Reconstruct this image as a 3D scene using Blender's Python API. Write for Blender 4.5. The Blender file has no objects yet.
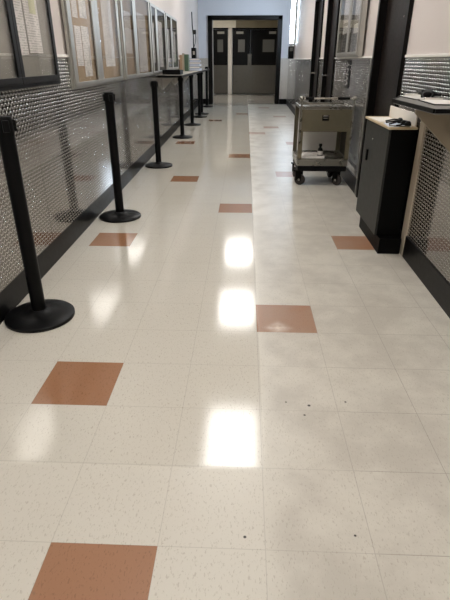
import bpy, bmesh, math, random
from mathutils import Vector, Matrix
random.seed(7)
sc = bpy.context.scene
COL = sc.collection
T = 0.3048

# ---------------------------------------------------------------- materials
class NT:
    def __init__(s, name):
        s.m = bpy.data.materials.new(name); s.m.use_nodes = True
        s.t = s.m.node_tree; s.t.nodes.clear()
        s.out = s.t.nodes.new('ShaderNodeOutputMaterial')
    def n(s, typ, **kw):
        nd = s.t.nodes.new(typ)
        for k, v in kw.items(): setattr(nd, k, v)
        return nd
    def set(s, sock, v):
        if isinstance(v, bpy.types.NodeSocket): s.t.links.new(v, sock)
        else: sock.default_value = v
    def math(s, op, a, b=0.0, c=0.0, clamp=False):
        nd = s.n('ShaderNodeMath', operation=op, use_clamp=clamp)
        s.set(nd.inputs[0], a); s.set(nd.inputs[1], b); s.set(nd.inputs[2], c)
        return nd.outputs[0]
    def mix(s, f, a, b):
        nd = s.n('ShaderNodeMix', data_type='RGBA')
        s.set(nd.inputs[0], f); s.set(nd.inputs[6], a); s.set(nd.inputs[7], b)
        return nd.outputs[2]
    def ramp(s, v, lo, hi):
        nd = s.n('ShaderNodeMapRange'); nd.interpolation_type = 'SMOOTHSTEP'
        s.set(nd.inputs[0], v); s.set(nd.inputs[1], lo); s.set(nd.inputs[2], hi)
        return nd.outputs[0]
    def pos(s):
        g = s.n('ShaderNodeNewGeometry'); x = s.n('ShaderNodeSeparateXYZ')
        s.t.links.new(g.outputs['Position'], x.inputs[0])
        return g.outputs['Position'], x.outputs[0], x.outputs[1], x.outputs[2]
    def noise(s, vec, scale, detail=3.0, rough=.5):
        nd = s.n('ShaderNodeTexNoise')
        s.set(nd.inputs['Vector'], vec); nd.inputs['Scale'].default_value = scale
        nd.inputs['Detail'].default_value = detail; nd.inputs['Roughness'].default_value = rough
        return nd.outputs['Fac']
    def comb(s, x, y, z):
        nd = s.n('ShaderNodeCombineXYZ')
        s.set(nd.inputs[0], x); s.set(nd.inputs[1], y); s.set(nd.inputs[2], z)
        return nd.outputs[0]
    def bsdf(s, col, rough, metal=0.0, spec=.5, normal=None):
        b = s.n('ShaderNodeBsdfPrincipled')
        s.set(b.inputs['Base Color'], col); s.set(b.inputs['Roughness'], rough)
        s.set(b.inputs['Metallic'], metal); s.set(b.inputs['Specular IOR Level'], spec)
        if normal is not None: s.t.links.new(normal, b.inputs['Normal'])
        s.t.links.new(b.outputs[0], s.out.inputs[0])
        return b

def rgb(r, g, b):
    f = lambda c: ((c/255)/12.92 if c/255 <= .04045 else ((c/255+.055)/1.055)**2.4)
    return (f(r), f(g), f(b), 1)

def simple(name, col, rough=.5, metal=0.0, var=.06, scale=30, spec=.5):
    n = NT(name); P, x, y, z = n.pos()
    f = n.noise(P, scale, 4)
    a = tuple(c*(1-var) for c in col[:3])+(1,); b = tuple(min(1, c*(1+var)) for c in col[:3])+(1,)
    n.bsdf(n.mix(f, a, b), n.math('MULTIPLY_ADD', f, .12, rough-.06), metal, spec)
    return n.m

def floor_mat(name, c0, c1, orange=False):
    n = NT(name); P, x, y, z = n.pos()
    # vinyl composition tile: streaky chips in two directions
    chips = None
    for ang, sc_, lo in ((.6, 150, .615), (-.7, 170, .62), (.1, 85, .66)):
        rot = n.n('ShaderNodeMapping'); rot.inputs['Rotation'].default_value = (0, 0, ang); rot.inputs['Scale'].default_value = (1, .42, 1)
        n.t.links.new(P, rot.inputs[0])
        k = n.ramp(n.noise(rot.outputs[0], sc_, 2, .55), lo, lo+.06)
        chips = k if chips is None else n.math('MAXIMUM', chips, k)
    cloud = n.noise(P, 2.2, 2, .5)
    base = n.mix(cloud, c0, c1)
    chipcol = tuple(c*q for c, q in zip(c0[:3], (.62, .58, .52)))+(1,)
    base = n.mix(n.math('MULTIPLY', chips, .5), base, chipcol)
    # tile joints
    def joint(c):
        f = n.math('FRACT', n.math('DIVIDE', c, T))
        d = n.math('MINIMUM', f, n.math('SUBTRACT', 1.0, f))
        return n.math('SUBTRACT', 1.0, n.ramp(d, .002, .006))
    j = n.math('MAXIMUM', joint(x), joint(y))
    base = n.mix(n.math('MULTIPLY', j, n.math('MULTIPLY_ADD', n.ramp(n.math('ABSOLUTE', n.math('SUBTRACT', x, .75)), .50, .36), .30, .24)), base, rgb(92, 80, 66))
    # waxed zone: left of the tile line x = 0, beyond the machine's stop line; ragged splash on the worn side
    wob = n.math('MULTIPLY', n.math('SUBTRACT', n.noise(P, 5, 3), .5), .012)
    wx = n.math('SUBTRACT', 1.0, n.ramp(n.math('ADD', x, wob), .0, .012))
    wy = n.ramp(y, -1.24, -1.20)
    wax = n.math('MULTIPLY', wx, wy)
    back = n.ramp(y, 13.9, 14.0)
    wax = n.math('MAXIMUM', wax, back)
    worn = n.math('MULTIPLY', n.ramp(x, -.02, .08), n.ramp(n.math('MULTIPLY_ADD', n.noise(P, 2.3, 2, .5), .6, n.math('MULTIPLY', n.noise(P, 9, 5, .65), .4)), .36, .64))
    base = n.mix(n.math('MULTIPLY', worn, .22 if orange else .50), base, rgb(154, 146, 135))
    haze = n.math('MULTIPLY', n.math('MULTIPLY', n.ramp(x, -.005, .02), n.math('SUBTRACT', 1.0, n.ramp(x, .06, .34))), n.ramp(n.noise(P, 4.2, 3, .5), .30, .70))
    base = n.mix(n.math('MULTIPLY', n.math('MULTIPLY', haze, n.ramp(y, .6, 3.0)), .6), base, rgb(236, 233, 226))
    # scuffs
    sp = n.noise(P, 14, 2, .5)
    base = n.mix(n.math('MULTIPLY', n.ramp(sp, .76, .80), .35), base, rgb(90, 80, 70))
    if not orange:
        for (sx, sy, r) in ((.196, -.881, .008), (.345, -.853, .006), (.261, -1.468, .005), (.172, -.94, .006), (.106, -.863, .005), (-.058, -1.485, .006)):
            d = n.math('SQRT', n.math('ADD', n.math('POWER', n.math('SUBTRACT', x, sx), 2.0), n.math('POWER', n.math('SUBTRACT', y, sy), 2.0)))
            base = n.mix(n.math('SUBTRACT', 1.0, n.ramp(d, r*.5, r)), base, rgb(36, 30, 26))
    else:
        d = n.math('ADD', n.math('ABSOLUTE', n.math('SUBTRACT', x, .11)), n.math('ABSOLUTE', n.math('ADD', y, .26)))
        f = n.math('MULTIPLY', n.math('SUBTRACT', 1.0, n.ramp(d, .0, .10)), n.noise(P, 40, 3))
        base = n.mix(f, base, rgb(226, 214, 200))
    rough = n.math('MULTIPLY_ADD', n.noise(P, 2.4, 2, .5), .10, .30)
    rough_w = n.math('MULTIPLY_ADD', n.noise(P, 6, 4), .06, .085)
    mixr = n.math('ADD', n.math('MULTIPLY', wax, rough_w), n.math('MULTIPLY', n.math('SUBTRACT', 1.0, wax), rough))
    bump = n.n('ShaderNodeBump'); bump.inputs['Strength'].default_value = .06; bump.inputs['Distance'].default_value = .004
    n.t.links.new(n.noise(P, 11, 2), bump.inputs['Height'])
    n.bsdf(base, mixr, 0, .5, bump.outputs[0])
    return n.m

def tread_mat(name, c_flat, c_raised, rough=.16, strength=1.0, along='y', seams=.5):
    """bright tread plate: crossed lozenges in a chequer of cells"""
    n = NT(name); P, x, y, z = n.pos()
    a = .0215
    u = n.math('DIVIDE', y if along == 'y' else x, a); v = n.math('DIVIDE', z, a)
    fu = n.math('SUBTRACT', n.math('FRACT', u), .5); fv = n.math('SUBTRACT', n.math('FRACT', v), .5)
    par = n.math('MODULO', n.math('ADD', n.math('ADD', n.math('FLOOR', u), n.math('FLOOR', v)), 2000.0), 2.0)
    s1 = n.math('MULTIPLY', n.math('ADD', fu, fv), .7071); s2 = n.math('MULTIPLY', n.math('SUBTRACT', fu, fv), .7071)
    def lerp(p, q): return n.math('ADD', p, n.math('MULTIPLY', par, n.math('SUBTRACT', q, p)))
    L = lerp(s1, s2); W = lerp(s2, s1)
    q = n.math('ADD', n.math('POWER', n.math('DIVIDE', n.math('ABSOLUTE', L), .56), 2.0), n.math('POWER', n.math('DIVIDE', n.math('ABSOLUTE', W), .17), 2.0))
    hgt = n.math('SUBTRACT', 1.0, q, clamp=True)
    mask = n.ramp(hgt, .0, .25)
    bump = n.n('ShaderNodeBump'); bump.inputs['Strength'].default_value = strength; bump.inputs['Distance'].default_value = .0032
    n.t.links.new(hgt, bump.inputs['Height'])
    # sheet joints every 1.22 m
    f = n.math('FRACT', n.math('DIVIDE', n.math('ADD', y if along == 'y' else x, 11.0), 1.22))
    seam = n.math('SUBTRACT', 1.0, n.ramp(n.math('ABSOLUTE', n.math('SUBTRACT', f, .5)), .001, .004))
    col = n.mix(mask, c_flat, c_raised)
    col = n.mix(n.math('MULTIPLY', seam, seams), col, rgb(70, 66, 62))
    smear = n.noise(P, 3.0, 4)
    n.bsdf(col, n.math('MULTIPLY_ADD', smear, .06, rough-.03), 1.0, .5, bump.outputs[0])
    return n.m

def emit_mat(name, col, strength):
    n = NT(name); e = n.n('ShaderNodeEmission')
    e.inputs[0].default_value = col; e.inputs[1].default_value = strength
    n.t.links.new(e.outputs[0], n.out.inputs[0]); return n.m

def glass_mat(name, tint=(.985, .99, .988, 1)):
    n = NT(name)
    tr = n.n('ShaderNodeBsdfTransparent'); tr.inputs[0].default_value = tint
    gl = n.n('ShaderNodeBsdfGlossy'); gl.inputs['Roughness'].default_value = .015
    lw = n.n('ShaderNodeLayerWeight'); lw.inputs[0].default_value = .5
    fr = n.n('ShaderNodeMath', operation='MULTIPLY_ADD')          # Schlick's reflectance, the same on both faces
    n.t.links.new(n.math('POWER', lw.outputs['Facing'], 5.0), fr.inputs[0]); fr.inputs[1].default_value = .58; fr.inputs[2].default_value = .03
    mx = n.n('ShaderNodeMixShader')
    n.t.links.new(fr.outputs[0], mx.inputs[0]); n.t.links.new(tr.outputs[0], mx.inputs[1]); n.t.links.new(gl.outputs[0], mx.inputs[2])
    n.t.links.new(mx.outputs[0], n.out.inputs[0]); return n.m

def print_mat(name, paper, ink, pitch=.012, dens=.5, block=.0):
    """a printed sheet: rows of broken grey lines and a few darker blocks"""
    n = NT(name); P, x, y, z = n.pos()
    f = n.math('FRACT', n.math('DIVIDE', z, pitch))
    line = n.ramp(n.math('ABSOLUTE', n.math('SUBTRACT', f, .5)), .28, .20)
    row = n.math('FLOOR', n.math('DIVIDE', z, pitch))
    brk = n.noise(n.comb(n.math('MULTIPLY', n.math('ADD', x, y), 1.0), 0.0, n.math('MULTIPLY', row, 3.7)), 28, 2)
    ln = n.math('MULTIPLY', line, n.ramp(brk, .42, .48))
    ln = n.math('MULTIPLY', ln, dens)
    blk = n.math('MULTIPLY', n.ramp(n.noise(P, 9, 1), .58, .62), block)
    n.bsdf(n.mix(n.math('MAXIMUM', ln, blk), paper, ink), .6)
    return n.m

def wall_mat(name, c):
    n = NT(name); P, x, y, z = n.pos()
    f = n.noise(P, 1.5, 4)
    a = tuple(k*.96 for k in c[:3])+(1,)
    bump = n.n('ShaderNodeBump'); bump.inputs['Strength'].default_value = .06; bump.inputs['Distance'].default_value = .002
    n.t.links.new(n.noise(P, 160, 2), bump.inputs['Height'])
    n.bsdf(n.mix(f, a, c), .55, 0, .3, bump.outputs[0]); return n.m

M = {}
M['floor'] = floor_mat('vinyl_tile_cream', rgb(194, 188, 176), rgb(202, 197, 186))
M['orange'] = floor_mat('vinyl_tile_terracotta', rgb(148, 106, 78), rgb(154, 113, 86), True)
M['wall'] = wall_mat('painted_wall', rgb(214, 205, 200))
M['wall_far'] = wall_mat('wall_far_blue_light_tint', rgb(212, 215, 222))  # bluish cast of the cool light put into the wall colour
M['ceil'] = simple('ceiling_tile', rgb(205, 203, 198), .8)
M['tread'] = tread_mat('tread_plate', rgb(140, 137, 133), rgb(255, 255, 254), .09)
M['tread_right'] = tread_mat('tread_plate_right', rgb(140, 137, 133), rgb(255, 255, 254), .09, seams=.0)
M['tread_x'] = tread_mat('tread_plate_end', rgb(176, 172, 166), rgb(226, 224, 220), .4, .5, 'x')
M['base'] = simple('black_rubber_base', rgb(9, 8, 8), .38, spec=.15)
M['cap'] = simple('white_cap_strip', rgb(232, 228, 222), .4)
M['bronze'] = simple('dark_bronze_door', rgb(25, 19, 16), .42, spec=.16)
M['bronze_d'] = simple('dark_bronze_frame', rgb(10, 8, 7), .4, spec=.14)
M['black'] = simple('black_powder_coat', rgb(8, 8, 9), .42, spec=.14)
M['blackp'] = simple('black_plastic', rgb(7, 7, 8), .5, spec=.14)
M['blackm'] = simple('black_matte_metal', rgb(4, 4, 4), .55, spec=.1)
M['cabgrey'] = simple('charcoal_metal_front', rgb(50, 51, 49), .5, spec=.2)
M['alu'] = simple('brushed_aluminium', rgb(178, 176, 170), .38, .75)
M['alu_dk'] = simple('dark_case_frame', rgb(20, 18, 17), .45, spec=.18)
M['steel'] = simple('stainless_steel', rgb(150, 148, 140), .28, .9, .12, 12)
M['steel_dk'] = simple('worn_steel', rgb(122, 116, 98), .4, .85, .15, 14)
M['steel_side'] = simple('dull_dark_steel', rgb(70, 66, 56), .5, .6, .15, 14)
M['chrome'] = simple('chrome', rgb(225, 222, 216), .15, 1.0)
M['cork'] = simple('tan_backing', rgb(172, 146, 116), .8, 0, .05, 60)
M['greyboard'] = simple('grey_backing', rgb(150, 144, 136), .8)
M['darkboard'] = simple('dark_backing', rgb(96, 92, 86), .8)
M['glass'] = glass_mat('case_glass')
M['paper'] = print_mat('printed_sheet', rgb(238, 230, 226), rgb(112, 104, 100), .013, .38, .12)
M['paper2'] = print_mat('printed_notice', rgb(236, 228, 222), rgb(104, 96, 92), .012, .42, .45)
M['photo'] = print_mat('dark_poster', rgb(120, 116, 112), rgb(44, 40, 38), .03, .5, .9)
M['plain'] = simple('blank_paper', rgb(236, 232, 226), .6, 0, .02)
M['paperb'] = simple('bluish_paper', rgb(206, 214, 230), .6, 0, .03)
M['wood'] = simple('light_wood_top', rgb(198, 180, 148), .45, 0, .06, 20)
M['beige'] = simple('beige_laminate', rgb(176, 164, 145), .5, 0, .03)
M['beige_d'] = simple('tan_beige_laminate', rgb(158, 146, 126), .5, 0, .03)
M['white'] = simple('white_laminate', rgb(226, 220, 210), .5, 0, .02)
M['rubber'] = simple('caster_rubber', rgb(44, 38, 36), .6)
M['green'] = simple('green_binder', rgb(74, 98, 78), .6)
M['tan'] = simple('tan_folder', rgb(176, 146, 118), .6)
M['lamp'] = emit_mat('troffer_diffuser', (1.0, .975, .935, 1), 15.5)
M['tube'] = emit_mat('wall_light_diffuser', (.70, .84, 1.0, 1), 42.0)
M['doorblk'] = simple('black_traffic_door', rgb(8, 7, 6), .35, spec=.15)
M['kick'] = simple('kick_plate_steel', rgb(98, 95, 88), .3, .8, .1, 10)
M['winglass'] = simple('dim_window_pane', rgb(104, 104, 98), .15)
M['olive'] = simple('olive_soffit', rgb(126, 116, 90), .6)
M['cream'] = simple('cream_soffit', rgb(238, 230, 208), .6)
M['label'] = simple('pale_label', rgb(168, 164, 152), .5)
M['ink_white'] = simple('white_lettering', rgb(226, 226, 224), .5)

# ---------------------------------------------------------------- geometry helpers
kL = -.012; kR = .0118
def XL(y): return -1.36 + kL*(y-1.0)
def XR(y): return 1.06 + kR*(y-.8)
def mL(s, d, z): return Vector((XL(s)+d, s, z))
def mR(s, d, z): return Vector((XR(s)-d, s, z))
def mR2(s, d, z): return mR(s, d+.0105, z)
def mW(x, y, z): return Vector((x, y, z))

class G:
    def __init__(s): s.bm = bmesh.new()
    def box(s, a, b, f=mW, bev=0.0):
        lo = [min(p, q) for p, q in zip(a, b)]; hi = [max(p, q) for p, q in zip(a, b)]
        vs = [s.bm.verts.new(f(*(hi[i] if (k >> i) & 1 else lo[i] for i in range(3)))) for k in range(8)]
        fs = [s.bm.faces.new([vs[i] for i in q]) for q in ((0, 2, 3, 1), (4, 5, 7, 6), (0, 1, 5, 4), (2, 6, 7, 3), (0, 4, 6, 2), (1, 3, 7, 5))]
        if bev:
            es = list({e for q in fs for e in q.edges})
            bmesh.ops.bevel(s.bm, geom=es, offset=bev, segments=2, affect='EDGES', profile=.5)
        return s
    def prism(s, pts, ext, bev=0.0):
        """polygon of 3-D points swept by a vector"""
        e = Vector(ext)
        a = [s.bm.verts.new(Vector(p)) for p in pts]; b = [s.bm.verts.new(Vector(p)+e) for p in pts]
        n = len(a)
        fs = [s.bm.faces.new(a[::-1]), s.bm.faces.new(b)]
        for i in range(n): fs.append(s.bm.faces.new((a[i], a[(i+1) % n], b[(i+1) % n], b[i])))
        if bev:
            es = list({q for f in fs for q in f.edges})
            bmesh.ops.bevel(s.bm, geom=es, offset=bev, segments=2, affect='EDGES', profile=.5)
        return s
    def lathe(s, prof, c, seg=40, axis=(0, 0, 1)):
        """profile of (radius, height) turned round an axis through c"""
        ax = Vector(axis).normalized(); q = Vector((0, 0, 1)).rotation_difference(ax)
        rings = []
        for r, h in prof:
            if r < 1e-6: rings.append([s.bm.verts.new(Vector(c)+q @ Vector((0, 0, h)))])
            else: rings.append([s.bm.verts.new(Vector(c)+q @ Vector((r*math.cos(t*2*math.pi/seg), r*math.sin(t*2*math.pi/seg), h))) for t in range(seg)])
        for A, B in zip(rings, rings[1:]):
            for i in range(seg):
                j = (i+1) % seg
                if len(A) == 1 and len(B) == 1: continue
                if len(A) == 1: s.bm.faces.new((A[0], B[i], B[j]))
                elif len(B) == 1: s.bm.faces.new((A[i], A[j], B[0]))
                else: s.bm.faces.new((A[i], A[j], B[j], B[i]))
        return s
    def tube(s, pts, r, seg=12):
        pts = [Vector(p) for p in pts]; prev = None
        up0 = Vector((.13, .31, .94))
        for i, p in enumerate(pts):
            d = (pts[min(i+1, len(pts)-1)]-pts[max(i-1, 0)]).normalized()
            up = up0 if abs(d.dot(up0)) < .95 else Vector((1, 0, 0))
            a = d.cross(up).normalized(); b = d.cross(a)
            ring = [s.bm.verts.new(p+a*r*math.cos(t*2*math.pi/seg)+b*r*math.sin(t*2*math.pi/seg)) for t in range(seg)]
            if prev:
                for k in range(seg): s.bm.faces.new((prev[k], prev[(k+1) % seg], ring[(k+1) % seg], ring[k]))
            else: s.bm.faces.new(ring[::-1])
            prev = ring
        s.bm.faces.new(prev); return s
    def build(s, name, mat, parent=None, origin=None, smooth=False, mats=None):
        bmesh.ops.recalc_face_normals(s.bm, faces=s.bm.faces)
        if parent is not None: w = world(parent)
        else: w = Vector(origin) if origin is not None else Vector((0, 0, 0))
        own = Vector(origin)-w if (parent is not None and origin is not None) else None
        sh = w if own is None else Vector(origin)
        for v in s.bm.verts: v.co -= sh
        me = bpy.data.meshes.new(name); s.bm.to_mesh(me); s.bm.free()
        if smooth:
            me.polygons.foreach_set('use_smooth', [True]*len(me.polygons))
            me.set_sharp_from_angle(angle=math.radians(38))
        for m in ([mat] if mats is None else mats): me.materials.append(m)
        o = bpy.data.objects.new(name, me); COL.objects.link(o)
        if parent is not None:
            o.parent = parent
            if own is not None: o.location = own
        else: o.location = w
        return o

def world(o):
    w = Vector(o.location)
    while o.parent: o = o.parent; w += Vector(o.location)
    return w
def tag(o, label, cat, group=None):
    o['label'] = label; o['category'] = cat
    if group: o['group'] = group
    return o
def thing(name, label, cat, loc, group=None):
    o = bpy.data.objects.new(name, None); o.empty_display_size = .1
    COL.objects.link(o); o.location = loc
    return tag(o, label, cat, group)
def struct(o): o['kind'] = 'structure'; return o
def lab(o, t): o['label'] = t; return o
def copy_tree(o, parent=None):
    c = o.copy(); COL.objects.link(c); c.parent = parent
    for ch in [x for x in bpy.data.objects if x.parent == o]: copy_tree(ch, c)
    return c

# ---------------------------------------------------------------- the shell
Y0, Y1, YB, H = -6.0, 14.0, 18.8, 2.95
ORANGE = {(-2, 5), (-3, 2), (0, 0), (-4, -4), (-1, -7), (2, -4), (-3, -11), (-1, -16), (1, -12), (0, -24), (2, -20), (1, -27), (2, -34), (-4, -20), (-3, -31), (-1, -36), (1, -42), (-5, 9), (2, 8)}
bm = bmesh.new(); vv = {}
def fv(i, j):
    if (i, j) not in vv: vv[(i, j)] = bm.verts.new((i*T, -j*T, 0))
    return vv[(i, j)]
for i in range(-6, 6):
    for j in range(-46, 20):
        f = bm.faces.new((fv(i, j), fv(i, j+1), fv(i+1, j+1), fv(i+1, j)))
        f.material_index = 1 if (i, j) in ORANGE else 0
vs = [bm.verts.new(p) for p in ((-3, 46*T, 0), (3, 46*T, 0), (3, YB+.3, 0), (-3, YB+.3, 0))]
bm.faces.new(vs)
g = G(); g.bm.free(); g.bm = bm
struct(g.build('floor', None, mats=[M['floor'], M['orange']]))
struct(G().box((-3, Y0-.2, H), (3, YB+.3, H+.1)).build('ceiling', M['ceil']))
struct(G().box((Y0, -.15, 0), (Y1, 0, H), lambda s, d, z: mL(s, d, z)).build('wall_left', M['wall']))
struct(G().box((-1.9, Y0-.15, 0), (1.6, Y0, H)).build('wall_back', M['wall']))
DOORS = [(1.505, 2.465), (4.78, 5.80), (6.42, 7.49)]; DH = 2.2
g = G(); s0 = Y0
for a, b in DOORS:
    g.box((s0, -.15, 0), (a, 0, H), mR); g.box((a, -.15, DH), (b, 0, H), mR); s0 = b
g.box((s0, -.15, 0), (Y1, 0, H), mR)
struct(g.build('wall_right', M['wall']))
OX0, OX1, OZ = -1.19, .93, 2.37            # opening in the end wall
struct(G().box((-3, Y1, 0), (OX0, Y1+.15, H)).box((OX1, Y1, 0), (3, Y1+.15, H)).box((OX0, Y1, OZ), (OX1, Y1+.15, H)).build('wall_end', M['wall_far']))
# frame of the end opening
fr = struct(G().box((OX0-.04, Y1-.05, 0), (OX0+.09, Y1+.2, OZ+.04), bev=.006).box((OX1-.09, Y1-.05, 0), (OX1+.04, Y1+.2, OZ+.04), bev=.006)
    .box((OX0-.04, Y1-.05, OZ-.07), (OX1+.04, Y1+.2, OZ+.04), bev=.006).build('trim_1', M['bronze_d']))
struct(G().box((OX0+.092, Y1-.03, 0), (OX0+.112, Y1+.1, OZ-.08)).build('trim_2', M['alu']))
struct(G().box((-1.6, Y1-.06, .0), (1.3, Y1-.02, .004)).build('trim_3', M['bronze_d']))

# wainscot of tread plate, its white cap, the black baseboards
ZW = 1.25
struct(G().box((Y0, .0, .15), (Y1, .012, ZW), mL).build('trim_4', M['tread']))
struct(G().box((Y0, .0, ZW), (Y1, .022, ZW+.018), mL, .003).build('trim_5', M['cap']))
struct(G().box((Y0, .0, 0), (Y1, .0125, .15), mL).build('baseboard_left', M['base']))
segs = [(Y0, 1.46), (2.51, 4.74), (5.85, 6.38), (7.54, Y1)]
g1, g2, g3 = G(), G(), G()
for a, b in segs:
    g1.box((a, 0, .15), (b, .012, ZW), mR); g2.box((a, 0, ZW), (b, .022, ZW+.018), mR, .003); g3.box((a, 0, 0), (b, .02, .15), mR)
struct(g1.build('trim_6', M['tread_right'])); struct(g2.build('trim_7', M['cap'])); struct(g3.build('baseboard_right', M['base']))
struct(G().box((XL(14)-.02, Y1-.012, .15), (OX0-.045, Y1, 1.29)).box((OX1+.045, Y1-.012, .15), (XR(14)+.02, Y1, 1.29)).build('trim_8', M['tread_x']))
struct(G().box((XL(14), Y1-.03, 0), (OX0-.045, Y1, .15)).box((OX1+.045, Y1-.03, 0), (XR(14), Y1, .15)).build('baseboard_end', M['base']))
struct(G().box((2.50, .0, 0), (2.52, .03, ZW), mR).build('trim_9', M['alu']))     # bright edge strip of the panel next to the near door

# doors of the right-hand wall
for k, (a, b) in enumerate(DOORS):
    d = struct(G().box((a+.055, -.08, .006), (b-.055, -.035, DH-.055), mR, .002).build('door_%d' % (k+1), M['bronze']))
    G().box((a, -.12, 0), (a+.05, .03, DH), mR, .003).box((b-.05, -.12, 0), (b, .03, DH), mR, .003).box((a+.05, -.12, DH-.05), (b-.05, .03, DH), mR, .003).build('door_frame', M['bronze_d'], d)
    for z in (.3, 1.1, 1.9):
        G().tube([mR(a+.058, -.028, z-.05), mR(a+.058, -.028, z+.05)], .009).build('hinge', M['steel_dk'], d, smooth=True)
    if k:
        G().tube([mR(b-.12, -.035, 1.03), mR(b-.12, .03, 1.03), mR(b-.24, .035, 1.03)], .011).build('lever_handle', M['chrome'], d, smooth=True)
    else:
        G().lathe([(0, 0), (.007, 0), (.007, .004), (0, .005)], mR(1.83, -.035, 1.53), 12, (-1, 0, 0)).build('screw', M['chrome'], d, smooth=True)

# room beyond the opening: soffit, post and swing doors
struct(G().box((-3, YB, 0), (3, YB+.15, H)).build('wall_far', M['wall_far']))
struct(G().box((-3.1, Y1+.15, 0), (-3, YB, H)).build('wall_beyond_left', M['wall']))
struct(G().box((3, Y1+.15, 0), (3.1, YB, H)).build('wall_beyond_right', M['wall']))
struct(G().box((-2.9, YB-.2, 2.34), (-.49, YB, 2.75)).build('trim_10', M['cream']))
struct(G().box((-.49, YB-.22, 2.34), (2.9, YB, 2.75)).build('trim_11', M['olive']))
struct(G().box((-.79, YB-.12, 0), (-.63, YB, 2.34), bev=.005).build('trim_12', M['white']))
struct(G().box((-1.5, YB-.11, 2.29), (-.79, YB, 2.34)).box((-.63, YB-.11, 2.29), (1.5, YB, 2.34)).build('trim_13', M['bronze_d']))
def swing(k, x0, x1, wins, lab_x, seam=None):
    d = struct(G().box((x0, YB-.08, .02), (x1, YB-.03, 2.28), bev=.004).build('door_%d' % k, M['doorblk']))
    G().box((x0+.01, YB-.09, .04), (x1-.01, YB-.081, 1.06)).build('kick_plate', M['kick'], d)
    for a, b in wins:
        G().box((a, YB-.088, 1.52), (b, YB-.081, 1.95), bev=.002).build('window_pane', M['winglass'], d)
    for a in lab_x:
        G().box((a, YB-.088, 2.14), (a+.27, YB-.081, 2.22)).build('label_plate', M['label'], d)
    return d
swing(4, -1.5, -.795, [(-1.2, -.98)], [-1.2])
swing(5, -.61, .065, [(-.40, -.14)], [-.47])
swing(6, .09, 1.3, [(.55, 1.0)], [.78])
struct(G().box((-.02, YB-.12, .03), (.13, YB-.092, 1.46), bev=.004).build('trim_14', M['kick']))

# ceiling lights
for k, y in enumerate((-4.1, -1.05, 2.05, 5.6, 8.5)):  # the second panel is out of view, put in for lighting
    t = thing('ceiling_light', ['ceiling light panel at the near end of the corridor', 'unseen ceiling light panel added for lighting, above the foot of the picture',
        'ceiling light reflected as the nearest bright patch on the waxed floor', 'ceiling light reflected as the second bright patch on the waxed floor',
        'ceiling light reflected as the third, small bright patch on the waxed floor'][k], 'light', (-.17, y, H), 'ceiling lights along the corridor')
    G().box((-.50, y-.63, H-.05), (-.47, y+.63, H-.001)).box((.13, y-.63, H-.05), (.16, y+.63, H-.001)).box((-.47, y-.63, H-.05), (.13, y-.60, H-.001)).box((-.47, y+.60, H-.05), (.13, y+.63, H-.001)).build('light_frame', M['cap'], t)
    G().box((-.47, y-.60, H-.035), (.13, y+.60, H-.02)).build('diffuser', M['lamp'], t)
t = thing('ceiling_light', 'unseen ceiling light added to brighten the room behind the dark opening', 'light', (-.9, 16.5, H))  # lamp added out of view to brighten the soffit and floor beyond
G().box((-1.25, 16.1, H-.05), (-.55, 16.9, H-.001)).build('light_frame', M['cap'], t)
lab_d = G().box((-1.2, 16.15, H-.065), (-.6, 16.85, H-.051)).build('diffuser', emit_mat('added_room_diffuser', (1, .95, .88, 1), 24.0), t)

# ---------------------------------------------------------------- stanchions
def stanchion(label):
    t = thing('stanchion', label, 'barrier post', (0, 0, 0), 'black stanchions along the left wall')
    G().lathe([(0, 0), (.176, 0), (.178, .004), (.178, .016), (.171, .022), (.10, .034), (.055, .040), (.04, .052), (0, .052)], (0, 0, 0), 56).build('base', M['black'], t, smooth=True)
    G().lathe([(0, .05), (.036, .05), (.036, .93), (0, .93)], (0, 0, 0), 32).build('pole', M['black'], t, smooth=True)
    G().lathe([(0, .925), (.0365, .925), (.0375, .93), (.0375, 1.0), (.034, 1.008), (0, 1.01)], (0, 0, 0), 32).build('belt_head', M['blackp'], t, smooth=True)
    for a in (0, 1, 2, 3):
        c, s = math.cos(a*math.pi/2+.6), math.sin(a*math.pi/2+.6)
        G().box((.034, -.014, .945), (.048, .014, .995), lambda x, y, z: Vector((x*c-y*s, x*s+y*c, z)), .003).build('belt_slot', M['blackp'], t)
    return t
P = [(-1.154, -.19, 1.0, 'black stanchion nearest the camera, at left edge beside the dark framed case'),
     (-1.155, 1.654, 1.0, 'second black stanchion from the camera, near the left terracotta tile'),
     (-1.188, 3.941, 1.0, 'third black stanchion from the camera, just before the left counter shelf'),
     (-1.185, 6.537, .97, 'black stanchion under the near end of the left counter shelf, below the black tray'),
     (-1.195, 8.397, .97, 'black stanchion under the left shelf, second from its near end'),
     (-1.18, 10.019, .97, 'black stanchion under the left shelf, third from its near end'),
     (-1.188, 10.751, .97, 'black stanchion under the far end of the left counter shelf'),
     (-1.21, 12.929, 1.06, 'farthest black stanchion, standing beside the frame of the end opening')]
proto = None
for x, y, h, l in P:
    o = stanchion(l) if proto is None else copy_tree(proto)
    if proto is None: proto = o
    o.location = (x, y, 0); o['label'] = l; o.scale = (1, 1, h/1.0)

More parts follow.
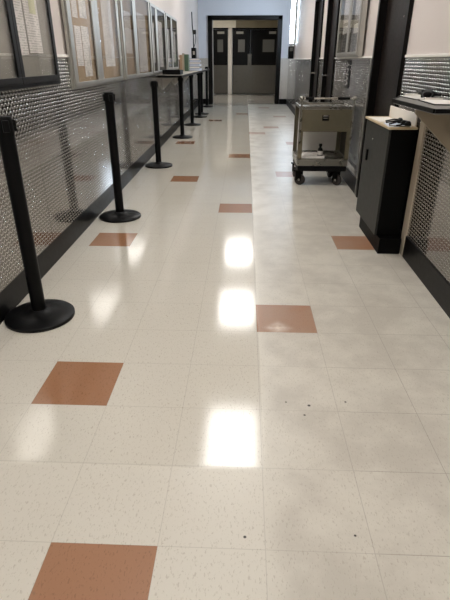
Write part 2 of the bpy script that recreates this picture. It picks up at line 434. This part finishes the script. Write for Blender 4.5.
# ---------------------------------------------------------------- display cases
def case(label, s0, s1, z0, z1, f, fm, bm_, mid, dep=.035, bw=.03, group='glazed notice cases on the left wall', doorw=.028, st=.08, si=.09):
    t = thing('display_case', label, 'display case', f((s0+s1)/2, 0, z0), group)
    G().box((s0+bw, .013, z0+bw), (s1-bw, .022, z1-bw), f).build('back_panel', bm_, t)
    G().box((s0, .0125, z0), (s1, dep, z0+bw), f, .003).box((s0, .0125, z1-bw), (s1, dep, z1), f, .003).box((s0, .0125, z0+bw), (s0+bw, dep, z1-bw), f, .003).box((s1-bw, .0125, z0+bw), (s1, dep, z1-bw), f, .003).build('case_frame', fm, t)
    for a, b in ((s0+bw*.6, mid-.001), (mid+.001, s1-bw*.6)):
        w = doorw; lo, hi = z0+bw*.55, z1-bw*.55
        d = G().box((a, dep, lo), (b, dep+.012, lo+w), f, .002).box((a, dep, hi-w), (b, dep+.012, hi), f, .002).box((a, dep, lo+w), (a+(st if a < mid-.1 else si), dep+.012, hi-w), f, .002).box((b-(si if b < mid+.1 else st), dep, lo+w), (b, dep+.012, hi-w), f, .002).build('case_door', fm, t)
        G().box((a+min(st, si)*.9, dep+.006, lo+w*.8), (b-min(st, si)*.9, dep+.0075, hi-w*.8), f).build('glass_pane', M['glass'], d)
    return t
case('dark framed notice case at the left edge of the photo', -.45, 1.09, 1.09, 1.98, mL, M['alu_dk'], M['greyboard'], .45, bw=.042, doorw=.034, st=.045, si=.042)
case('silver framed notice case with tan backing, next after the dark framed case', 1.38, 3.02, 1.04, 1.96, mL, M['alu'], M['cork'], 2.135)
case('silver framed notice case, second of the silver row', 3.13, 4.93, 1.045, 1.95, mL, M['alu'], M['cork'], 3.845)
case('silver framed notice case above the black tray, third of the silver row', 4.98, 6.44, 1.05, 1.93, mL, M['alu'], M['darkboard'], 5.48)
case('silver framed notice case farthest down the left wall, behind the binders', 6.50, 8.1, 1.075, 1.93, mL, M['alu'], M['darkboard'], 7.19)
case('silver framed notice case on the right wall above the cart', 2.96, 4.33, 1.262, 1.95, mR2, M['alu'], M['greyboard'], 3.58, .055, bw=.04, group='glazed notice case on the right wall', st=.055, si=.055)

def sheet(name, label, cat, s0, s1, z0, z1, f, mat, d=.0222, group=None):
    o = G().box((s0, d, z0), (s1, d+.002, z1), f).build(name, mat, origin=f((s0+s1)/2, d, (z0+z1)/2))
    return tag(o, label, cat, group)
GP = 'papers pinned in the notice cases'
sheet('notice_paper', 'long narrow printed sheet hanging left in the dark framed case', 'paper', .50, .655, 1.257, 1.86, mL, M['paper'], group=GP)
sheet('notice_paper', 'printed notice with yellowish heading right in the dark framed case', 'paper', .68, .885, 1.27, 1.62, mL, M['paper'], group=GP)
sheet('yellow_note', 'small yellow patch sheet on the right notice of the dark framed case', 'paper', .76, .85, 1.475, 1.55, mL, simple('yellow_paper', rgb(214, 210, 176), .6), d=.0244)
sheet('notice_paper', 'upper left sheet on tan backing in first silver case', 'paper', 1.58, 1.71, 1.515, 1.75, mL, M['paper'], group=GP)
sheet('notice_paper', 'upper middle sheet on tan backing in first silver case', 'paper', 1.765, 1.95, 1.524, 1.76, mL, M['paper2'], group=GP)
sheet('notice_paper', 'lower left tall sheet on tan backing in first silver case', 'paper', 1.58, 1.735, 1.193, 1.462, mL, M['paper'], group=GP)
sheet('notice_paper', 'lower middle sheet with a dark picture at its foot in first silver case', 'paper', 1.755, 1.955, 1.115, 1.468, mL, M['paper2'], group=GP)
sheet('notice_paper', 'tall sheet behind the right pane of first silver case', 'paper', 2.44, 2.80, 1.18, 1.80, mL, M['paper'], group=GP)
sheet('notice_paper', 'tall sheet behind the left pane of second silver case', 'paper', 3.36, 3.70, 1.30, 1.70, mL, M['paper'], group=GP)
sheet('notice_paper', 'wide pale sheet filling the right pane of second silver case', 'paper', 4.10, 4.66, 1.10, 1.74, mL, M['paper'], group=GP)
sheet('notice_paper', 'pale sheet behind the left pane of third silver case', 'paper', 5.12, 5.35, 1.2, 1.7, mL, M['paper'], group=GP)
sheet('notice_paper', 'pale sheet behind the right pane of third silver case', 'paper', 5.75, 6.15, 1.14, 1.75, mL, M['paper'], group=GP)
sheet('notice_paper', 'pale sheet behind the left pane of farthest silver case', 'paper', 6.68, 7.0, 1.2, 1.7, mL, M['paper'], group=GP)
sheet('notice_paper', 'pale sheet behind the right pane of farthest silver case', 'paper', 7.4, 7.85, 1.2, 1.7, mL, M['paper'], group=GP)
GR = 'papers in the right wall case'
sheet('notice_paper', 'pale upper sheet in left pane of right wall case', 'paper', 3.68, 4.2, 1.62, 1.86, mR2, M['paper'], group=GR)
sheet('notice_paper', 'pale middle sheet in left pane of right wall case', 'paper', 3.68, 4.2, 1.51, 1.585, mR2, M['plain'], group=GR)
sheet('notice_paper', 'dark picture sheet at foot of left pane in right wall case', 'paper', 3.68, 4.2, 1.315, 1.50, mR2, M['photo'], group=GR)
sheet('notice_paper', 'pale upper sheet in right pane of right wall case', 'paper', 3.02, 3.5, 1.60, 1.86, mR2, M['paper2'], group=GR)
sheet('notice_paper', 'pale middle sheet in right pane of right wall case', 'paper', 3.02, 3.5, 1.49, 1.575, mR2, M['plain'], group=GR)
sheet('notice_paper', 'dark picture sheet at foot of right pane in right wall case', 'paper', 3.02, 3.5, 1.315, 1.48, mR2, M['photo'], group=GR)

# dark upright sign with white letters on the right wall
t = thing('wall_sign', 'narrow upright dark sign with sideways white letters below the right wall case', 'sign', mR(3.68, .012, .95))
G().box((3.56, .0125, .95), (3.80, .020, 1.235), mR, .002).build('sign_board', simple('dark_sign_blue', rgb(22, 24, 28), .5, spec=.2), t)
cu = bpy.data.curves.new('lettering', 'FONT'); cu.body = 'WNY'; cu.size = .12; cu.offset = .0015; cu.align_x = 'CENTER'; cu.align_y = 'CENTER'; cu.extrude = .001
tmp = bpy.data.objects.new('tmp', cu); COL.objects.link(tmp)
bpy.context.view_layer.update()
me = bpy.data.meshes.new_from_object(tmp.evaluated_get(bpy.context.evaluated_depsgraph_get()))
bpy.data.objects.remove(tmp)
# text x -> up the wall, text y -> towards +Y
for v in me.vertices:
    x, y, z = v.co; v.co = mR(3.68+y*1.8, .0212+abs(z)*.2, 1.095+x*.85) - t.location
me.materials.append(M['ink_white'])
lo = bpy.data.objects.new('lettering', me); COL.objects.link(lo); lo.parent = t

# ---------------------------------------------------------------- left counter shelf and what stands on it
t = thing('counter_shelf', 'long dark edged counter shelf along the left wall over the far stanchions', 'shelf', mL(8.5, .012, 1.0))
ZS = 1.03
G().prism([(XL(5.45)+.013, 5.45, ZS-.026), (-1.04, 5.45, ZS-.026), (-1.04, 11.5, ZS-.026), (XL(11.5)+.013, 11.5, ZS-.026)], (0, 0, .026), .003).build('shelf_top', M['greyboard'], t)
G().box((-1.039, 5.45, ZS-.03), (-1.028, 11.5, ZS+.002)).box((XL(5.45)+.014, 5.438, ZS-.03), (-1.028, 5.449, ZS+.002)).build('edge_band', M['blackp'], t)
for y in (6.0, 7.6, 9.3, 11.2):
    xw = XL(y)+.013
    G().prism([(xw, y-.01, ZS-.028), (xw+.2, y-.01, ZS-.028), (xw, y-.01, ZS-.23)], (0, .02, 0)).build('bracket', M['alu'], t)

t = thing('desk_tray', 'black shallow tray box at the near end of the left shelf', 'tray', (-1.235, 5.92, ZS+.002))
G().box((-1.362, 5.75, ZS+.002), (-1.085, 6.1, ZS+.010)).box((-1.362, 5.75, ZS+.01), (-1.352, 6.1, ZS+.067)).box((-1.095, 5.75, ZS+.01), (-1.085, 6.1, ZS+.067)).box((-1.352, 5.75, ZS+.01), (-1.095, 5.76, ZS+.067)).box((-1.352, 6.09, ZS+.01), (-1.095, 6.1, ZS+.067)).build('tray_body', M['blackp'], t)
G().box((-1.348, 5.765, ZS+.0102), (-1.10, 6.085, ZS+.058)).build('card_block', M['blackm'], t)
def binder(name, label, x0, x1, y0, h, mat):
    o = thing(name, label, 'binder', ((x0+x1)/2, y0+.12, ZS+.002), 'upright files on the left shelf')
    G().box((x0, y0, ZS+.002), (x1, y0+.008, ZS+h), bev=.002).box((x0, y0+.008, ZS+.002), (x0+.004, y0+.25, ZS+h)).box((x1-.004, y0+.008, ZS+.002), (x1, y0+.25, ZS+h)).build('cover', mat, o)
    G().box((x0+.006, y0+.012, ZS+.01), (x1-.006, y0+.24, ZS+h-.015)).build('pages', M['plain'], o)
binder('folder_file', 'tan upright folder on the left shelf beside the green binder', -1.435, -1.385, 8.55, .30, M['tan'])
binder('folder_file', 'cream upright folder between the tan folder and green binder', -1.38, -1.345, 8.55, .33, M['beige'])
binder('ring_binder', 'green upright binder on the left shelf', -1.34, -1.262, 8.55, .31, M['green'])
# stacked paper on the far part of the shelf
zz = ZS+.002
for k in range(6):
    h = (.052, .036, .046, .034, .040, .030)[k]
    a = (-.10, .16, -.05, .22, .05, .12)[k]; cx, cyy = -1.19+(.012, -.02, .015, -.01, .02, -.015)[k], 9.15
    ca, sa = math.cos(a), math.sin(a)
    f = lambda x, y, z, ca=ca, sa=sa, cx=cx, cyy=cyy: Vector((cx+x*ca-y*sa, cyy+x*sa+y*ca, z))
    names = ['lowest', 'second from the bottom', 'third from the bottom', 'third from the top', 'second from the top', 'topmost']
    o = thing('paper_bundle', 'pale paper bundle on the left shelf, %s of its stack' % names[k], 'papers', (cx, cyy, zz), 'stacked paper bundles on the left shelf')
    G().box((-.115, -.15, zz), (.115, .15, zz+h-.008), f).build('sheets', M['plain'] if k % 2 else M['paperb'], o)
    G().box((-.118, -.153, zz+h-.008), (.118, .153, zz+h-.001), f).build('cover', simple('slate_cover', rgb(96, 108, 136), .5), o)
    zz += h

# black wall unit and conduit on the far left wall
t = thing('wall_unit', 'black wall mounted box with a cable rising from it on the far left wall', 'wall device', mL(11.6, 0, 1.26))
G().box((11.45, .001, 1.272), (11.75, .11, 1.52), mL, .01).build('housing', M['blackp'], t)
G().box((11.443, .04, 1.36), (11.45, .09, 1.44), mL).build('label_plate', M['label'], t)
G().tube([mL(11.6, .05, 1.52), mL(11.6, .05, 1.8), mL(11.6, .03, 2.0), mL(11.6, .025, 2.32)], .013).build('conduit', M['cabgrey'], t, smooth=True)
G().tube([mL(11.5, .06, 1.51), mL(11.5, .10, 1.62), mL(11.5, .12, 1.74), mL(11.5, .10, 1.9)], .009).build('cable', M['cabgrey'], t, smooth=True)
G().box((11.45, .06, 1.82), (11.5, .13, 1.92), mL, .004).build('clip', M['cabgrey'], t)

# bright wall light and black unit on the far right wall
t = thing('wall_light', 'tall narrow glowing white light on the far right wall', 'light', mR(12, 0, 1.62))
G().box((11.82, .001, 1.60), (12.18, .05, 2.9), mR, .004).box((11.9, .05, 1.60), (12.1, .13, 1.63), mR, .004).build('fixture_body', M['alu'], t)
G().box((11.91, .051, 1.631), (12.09, .13, 2.88), mR, .01).build('diffuser', M['tube'], t)
t = thing('wall_unit', 'black wall mounted box right below the glowing wall light', 'wall device', mR(12, 0, 1.26))
G().box((11.9, .023, 1.272), (12.1, .16, 1.56), mR, .012).build('housing', M['blackp'], t)
G().box((11.893, .05, 1.45), (11.9, .13, 1.53), mR).build('screen', M['winglass'], t)

# ---------------------------------------------------------------- steel cart
cx0, cx1, cy0, cy1 = .485, 1.025, 2.90, 3.45
t = thing('utility_cart', 'stainless steel wheeled cart with black grip push bar against the right wall', 'cart', ((cx0+cx1)/2, (cy0+cy1)/2, 0))
g = G()
g.box((cx0, cy0, .782), (cx1, cy1, .792), bev=.003)
g.box((cx0, cy0, .792), (cx1, cy0+.012, .812)).box((cx0, cy1-.012, .792), (cx1, cy1, .812)).box((cx0, cy0+.012, .792), (cx0+.012, cy1-.012, .812)).box((cx1-.012, cy0+.012, .792), (cx1, cy1-.012, .812))
g.build('top_tray', M['steel'], t)
lab(G().box((cx0+.002, cy0-.004, .565), (cx1-.002, cy0-.0005, .781), bev=.002).build('front_panel', M['steel_dk'], t), 'dull olive toned steel panel')
lab(G().box((cx0+.046, cy1-.006, .277), (cx1-.046, cy1-.001, .781)).build('rear_panel', simple('pale_sheet_metal', rgb(236, 234, 230), .4, .0, .06, 5), t), 'pale rear panel')
for x in (cx1-.004,):
    G().box((x, cy0+.046, .277), (x+.004, cy1-.046, .781)).build('side_panel', M['steel_side'], t)
for x in (cx0, cx1-.045):
    for y, s in ((cy0, 1), (cy1, -1)):
        xi = x if x == cx0 else cx1
        sx = 1 if x == cx0 else -1
        G().box((xi, y, .277), (xi+sx*.045, y+s*.004, .781)).box((xi, y+s*.004, .277), (xi+sx*.004, y+s*.045, .781)).build('leg', M['steel_dk'], t)
g = G().box((cx0, cy0, .215), (cx1, cy1, .275), bev=.004)
g.box((cx0, cy0, .275), (cx1, cy0+.006, .29)).box((cx0, cy1-.006, .275), (cx1, cy1, .29)).box((cx0, cy0, .275), (cx0+.006, cy1, .29)).box((cx1-.006, cy0, .275), (cx1, cy1, .29))
g.build('bottom_shelf', M['steel'], t)
lab(G().box((cx0+.01, cy0-.006, .16), (cx1-.01, cy1+.006, .214), bev=.006).build('bumper', M['blackp'], t), 'black bumper band')
# recessed pull on the front panel
pl = G().box((.715, cy0-.009, .675), (.785, cy0-.0042, .729), bev=.002).build('pull_plate', M['blackm'], t)
G().box((.722, cy0-.02, .697), (.778, cy0-.009, .727), bev=.004).build('pull_lip', M['chrome'], pl)
# push bar
for x, nm in ((cx0+.012, 0), (cx1-.002, 1)):
    G().tube([(x, cy0-.0135, .45), (x, cy0-.0135, .7), (x, cy0-.014, .885)], .009).build('upright', M['steel'], t, smooth=True)
    G().lathe([(0, -.024), (.014, -.022), (.022, -.01), (.022, .01), (.014, .022), (0, .024)], (x, cy0-.014, .888), 20, (1, 0, 0)).build('end_knob', M['steel'], t, smooth=True)
b = G().tube([(cx0+.03, cy0-.014, .888), (cx1-.02, cy0-.014, .888)], .009).build('push_bar', M['chrome'], t, smooth=True)
G().tube([(cx0+.045, cy0-.014, .888), (cx0+.13, cy0-.014, .888)], .014).build('grip', M['blackp'], b, smooth=True)
G().tube([(cx1-.17, cy0-.014, .888), (cx1-.05, cy0-.014, .888)], .014).build('grip', M['blackp'], b, smooth=True)
for x in (cx0+.03, cx1-.105):
    for y in (cy0+.07, cy1-.07):
        an = (1.05 if x < .7 else .8) if y < 3.1 else .2
        ca, sa = math.cos(an), math.sin(an)
        F = lambda u, v, w_, x=x, y=y, ca=ca, sa=sa: Vector((x+u*ca-v*sa, y+u*sa+v*ca, w_))
        c = G().box((-.035, -.045, .145), (.035, .045, .158), F).box((-.026, -.045, .05), (-.020, .02, .146), F).box((.020, -.045, .05), (.026, .02, .146), F).build('caster_fork', M['blackm'], t)
        wc = F(0, -.022, .0585); axd = (ca, sa, 0)
        G().lathe([(0, -.018), (.05, -.018), (.058, -.012), (.058, .012), (.05, .018), (0, .018)], wc, 32, axd).build('wheel', M['rubber'], c, smooth=True)
        G().lathe([(0, -.03), (.012, -.03), (.012, .03), (0, .03)], wc, 16, axd).build('hub', M['steel'], c, smooth=True)

tr = thing('plastic_tray', 'white tray lying on the lower shelf of the steel cart', 'tray', (.66, 3.12, .276))
g = G().box((.545, 3.0, .2765), (.79, 3.25, .282), bev=.002)
g.box((.545, 3.0, .282), (.79, 3.006, .305)).box((.545, 3.244, .282), (.79, 3.25, .305)).box((.545, 3.006, .282), (.551, 3.244, .305)).box((.784, 3.006, .282), (.79, 3.244, .305))
g.build('tray_body', M['plain'], tr)
bt = thing('spray_bottle', 'small dark bottle with pale label on the white cart tray', 'bottle', (.745, 3.05, .2822))
G().lathe([(0, 0), (.027, 0), (.029, .005), (.029, .075), (.024, .09), (.013, .10), (.013, .118), (0, .118)], (.745, 3.05, .2822), 24).build('bottle_body', M['blackp'], bt, smooth=True)
G().lathe([(.0135, .118), (.017, .118), (.017, .14), (0, .142)], (.745, 3.05, .2822), 20).build('cap', M['blackm'], bt, smooth=True)
lab(G().lathe([(.0296, .028), (.0296, .068)], (.745, 3.05, .2822), 24).build('bottle_label', M['plain'], bt, smooth=True), 'pale wrap label')

# ---------------------------------------------------------------- slim cabinet by the right wall
ax0, ay0, ay1 = .857, .905, 1.555
t = thing('storage_cabinet', 'slim charcoal metal cabinet with a light wood top by the near dark door', 'cabinet', (.95, 1.2, 0))
G().box((ax0+.015, ay0, .112), (1.034, ay1, .830), bev=.002).build('body', M['blackm'], t)
G().box((ax0+.022, ay0-.068, 0), (1.03, ay1-.09, .111)).build('toe_kick', M['blackm'], t)
d = lab(G().box((ax0, ay0+.002, .114), (ax0+.0145, ay1-.002, .827), bev=.002).build('door', M['cabgrey'], t), 'charcoal grey front door')
G().box((ax0-.012, 1.39, .55), (ax0, 1.41, .63), bev=.003).build('handle', M['blackp'], d)
G().lathe([(0, 0), (.008, 0), (.008, .006), (0, .008)], (ax0, 1.28, .72), 16, (-1, 0, 0)).build('lock', M['chrome'], d, smooth=True)
lab(G().box((ax0-.008, ay0-.012, .831), (1.034, ay1+.03, .846), bev=.003).build('top', M['wood'], t), 'light wood top')
lab(G().box((1.024, .93, .847), (1.034, 1.565, .925), bev=.002).build('back_board', M['white'], t), 'white upstand board')
struct(G().box((1.037, .79, 0), (1.062, .875, .985), bev=.003).build('trim_15', M['beige']))   # boxed end post of the wall under the shelf

# papers and dark straps on the cabinet
def flat(name, label, cat, c, ang, w, l, z, h, mat, group=None):
    ca, sa = math.cos(ang), math.sin(ang)
    f = lambda x, y, zz_: Vector((c[0]+x*ca-y*sa, c[1]+x*sa+y*ca, zz_))
    o = G().box((-w/2, -l/2, z), (w/2, l/2, z+h), f, min(.001, h/3)).build(name, mat, origin=(c[0], c[1], z))
    return tag(o, label, cat, group)
flat('paper_sheet', 'white sheet lying on the far half of the wood cabinet top', 'paper', (.935, 1.34, 0), .05, .155, .29, .8465, .003, M['plain'])
flat('paper_sheet', 'grey sheet under the dark goggles on the cabinet top', 'paper', (.935, 1.02, 0), -.10, .145, .22, .8465, .003, M['paperb'])
def goggles(label, c, ang):
    ca, sa = math.cos(ang), math.sin(ang)
    k_ = .72
    F = lambda x, y, z: Vector((c[0]+k_*(x*ca-y*sa), c[1]+k_*(x*sa+y*ca), c[2]+k_*z))
    o = thing('safety_glasses', label, 'glasses', c, 'dark glasses on the cabinet top')
    for s in (-1, 1):
        g = G(); ring = []
        for r, z in ((.034, 0), (.036, .014), (.030, .030), (.016, .040)):
            ring.append([(s*.036+r*math.cos(k*math.pi/8), r*.75*math.sin(k*math.pi/8), z) for k in range(16)])
        vs = [[g.bm.verts.new(F(*p)) for p in rr] for rr in ring]
        for A, B in zip(vs, vs[1:]):
            for k in range(16): g.bm.faces.new((A[k], A[(k+1) % 16], B[(k+1) % 16], B[k]))
        g.bm.faces.new(vs[-1]); g.bm.faces.new(vs[0][::-1])
        g.build('lens', M['blackp'], o, smooth=True)
        G().tube([F(s*.07, .0, .02), F(s*.076, .05, .022), F(s*.07, .10, .012), F(s*.062, .13, .006)], .005).build('temple', M['blackp'], o, smooth=True)
    G().tube([F(-.012, .0, .03), F(0, -.004, .034), F(.012, .0, .03)], .006).build('bridge', M['blackp'], o, smooth=True)
goggles('dark glasses farther back on the cabinet top beside the white board', (.982, 1.12, .8498), 1.35)
goggles('dark glasses nearest the front edge of the cabinet top', (.978, .975, .8498), 1.8)
lab_p = flat('pen', 'slim grey pen lying at the front edge of the cabinet top', 'pen', (.92, .915, 0), 1.25, .008, .13, .8465, .008, M['steel_dk'])

# ---------------------------------------------------------------- right counter shelf
ZC = 1.03
t = thing('counter_shelf', 'black edged wall shelf with clipboards at the right edge of the photo', 'shelf', (.95, .4, ZC-.05))
poly = [(.80, .0), (1.045, .0), (1.047, .93), (.90, .91), (.787, .655)]
G().prism([(x, y, ZC-.024) for x, y in poly], (0, 0, .022), .002).build('shelf_top', simple('speckled_grey_top', rgb(128, 126, 122), .4, 0, .35, 90), t)
g = G()
for (a, b) in ((poly[4], poly[0]), (poly[0], poly[1]), (poly[3], poly[4]), (poly[2], poly[3])):
    dv = Vector((b[0]-a[0], b[1]-a[1], 0)).normalized(); nv = Vector((dv.y, -dv.x, 0))
    if nv.dot(Vector((a[0]-.95, a[1]-.45, 0))) < 0: nv = -nv
    g.prism([Vector((a[0], a[1], ZC-.018)), Vector((b[0], b[1], ZC-.018)), Vector((b[0], b[1], ZC+.001)), Vector((a[0], a[1], ZC+.001))], nv*.009)
lab(g.build('edge_band', M['blackp'], t), 'black edge band')
for y in (.30, ):
    lab(G().prism([(.812, y, ZC-.026), (1.04, y, ZC-.026), (1.04, y, .775), (1.03, y, .79), (.812, y, .982)], (0, .02, 0), .002).build('bracket', M['beige_d'], t), 'beige triangular bracket')

GC = 'clipboards on the right shelf'
def clipboard(label, c, ang, z):
    ca, sa = math.cos(ang), math.sin(ang)
    F = lambda x, y, zz_: Vector((c[0]+x*ca-y*sa, c[1]+x*sa+y*ca, zz_))
    o = thing('clipboard', label, 'clipboard', (c[0], c[1], z), GC)
    G().box((-.077, -.16, z), (.077, .16, z+.004), F, .001).build('board', M['blackp'], o)
    G().box((-.072, -.155, z+.0042), (.072, .14, z+.007), F).build('paper_sheet', M['plain'], o)
    G().box((-.05, .125, z+.0072), (.05, .155, z+.018), F, .003).build('clip', M['chrome'], o)
clipboard('clipboard with white sheet lying at the far end of the right shelf', (.962, .74, 0), .03, ZC)
clipboard('clipboard with white sheet lying nearest the camera on the right shelf', (.958, .38, 0), -.06, ZC)
# dark glove lying over the far clipboard
def glove(label, c, ang):
    ca, sa = math.cos(ang), math.sin(ang)
    F = lambda x, y, z: Vector((c[0]+x*ca-y*sa, c[1]+x*sa+y*ca, c[2]+z))
    g = G(); V = []; E = []; R = []
    def add(p, r, k=None):
        V.append(F(*p)); R.append(r)
        if k is not None: E.append((k, len(V)-1))
        return len(V)-1
    w = add((0, -.09, .02), .026); a = add((0, -.03, .022), .03, w); p_ = add((0, .02, .022), .034, a)
    for k, (dx, l) in enumerate(((-.034, .055), (-.012, .07), (.012, .066), (.034, .05))):
        q = add((dx, .05, .02), .012, p_); q = add((dx*1.15, .05+l*.6, .026), .011, q); add((dx*1.2, .05+l, .014), .01, q)
    q = add((.045, .0, .018), .014, a); add((.07, .035, .014), .012, q)
    me = bpy.data.meshes.new('work_glove'); me.from_pydata([v-Vector(c) for v in V], E, [])
    o = bpy.data.objects.new('work_glove', me); COL.objects.link(o); o.location = c
    sk = o.modifiers.new('skin', 'SKIN')
    for i, r in enumerate(R): me.skin_vertices[0].data[i].radius = (r, r*.7)
    me.skin_vertices[0].data[0].use_root = True
    o.modifiers.new('sub', 'SUBSURF').levels = 2; o.modifiers['sub'].render_levels = 2
    me.materials.append(M['blackp'])
    tag(o, label, 'glove')
    return o
glove('dark work glove lying over the far clipboard on the right shelf', (.975, .66, ZC+.008), -.3)

# ---------------------------------------------------------------- camera, world, output
f_px, pitch, yaw, roll, ch, ccx, ccy = 484.13, .459713, -.0387452, -.000664, 1.23201, -.0789, -2.43466
c, s = math.cos(yaw), math.sin(yaw); cp, sp = math.cos(pitch), math.sin(pitch)
xa = Vector((c, -s, 0)); fh = Vector((s, c, 0))
fw = fh*cp+Vector((0, 0, -sp)); up = fh*sp+Vector((0, 0, cp))
cr, sr = math.cos(roll), math.sin(roll)
R = xa*cr-up*sr; U = xa*sr+up*cr
cam = bpy.data.cameras.new('camera'); co = bpy.data.objects.new('camera', cam); COL.objects.link(co)
co.matrix_world = Matrix(((R.x, U.x, -fw.x, ccx), (R.y, U.y, -fw.y, ccy), (R.z, U.z, -fw.z, ch), (0, 0, 0, 1)))
cam.sensor_fit = 'VERTICAL'; cam.sensor_height = 24; cam.lens = f_px*24/600; cam.clip_start = .02
sc.camera = co
w = bpy.data.worlds.new('world'); sc.world = w; w.use_nodes = True
w.node_tree.nodes['Background'].inputs[0].default_value = (.8, .85, .9, 1); w.node_tree.nodes['Background'].inputs[1].default_value = .05
sc.view_settings.view_transform = 'Standard'; sc.view_settings.look = 'None'; sc.view_settings.gamma = 1
sc.view_settings.use_curve_mapping = False; sc.view_settings.exposure = 0.3
sc.cycles.use_denoising = True
sc.cycles.max_bounces = 10; sc.cycles.transparent_max_bounces = 16
sc.cycles.sample_clamp_indirect = 6
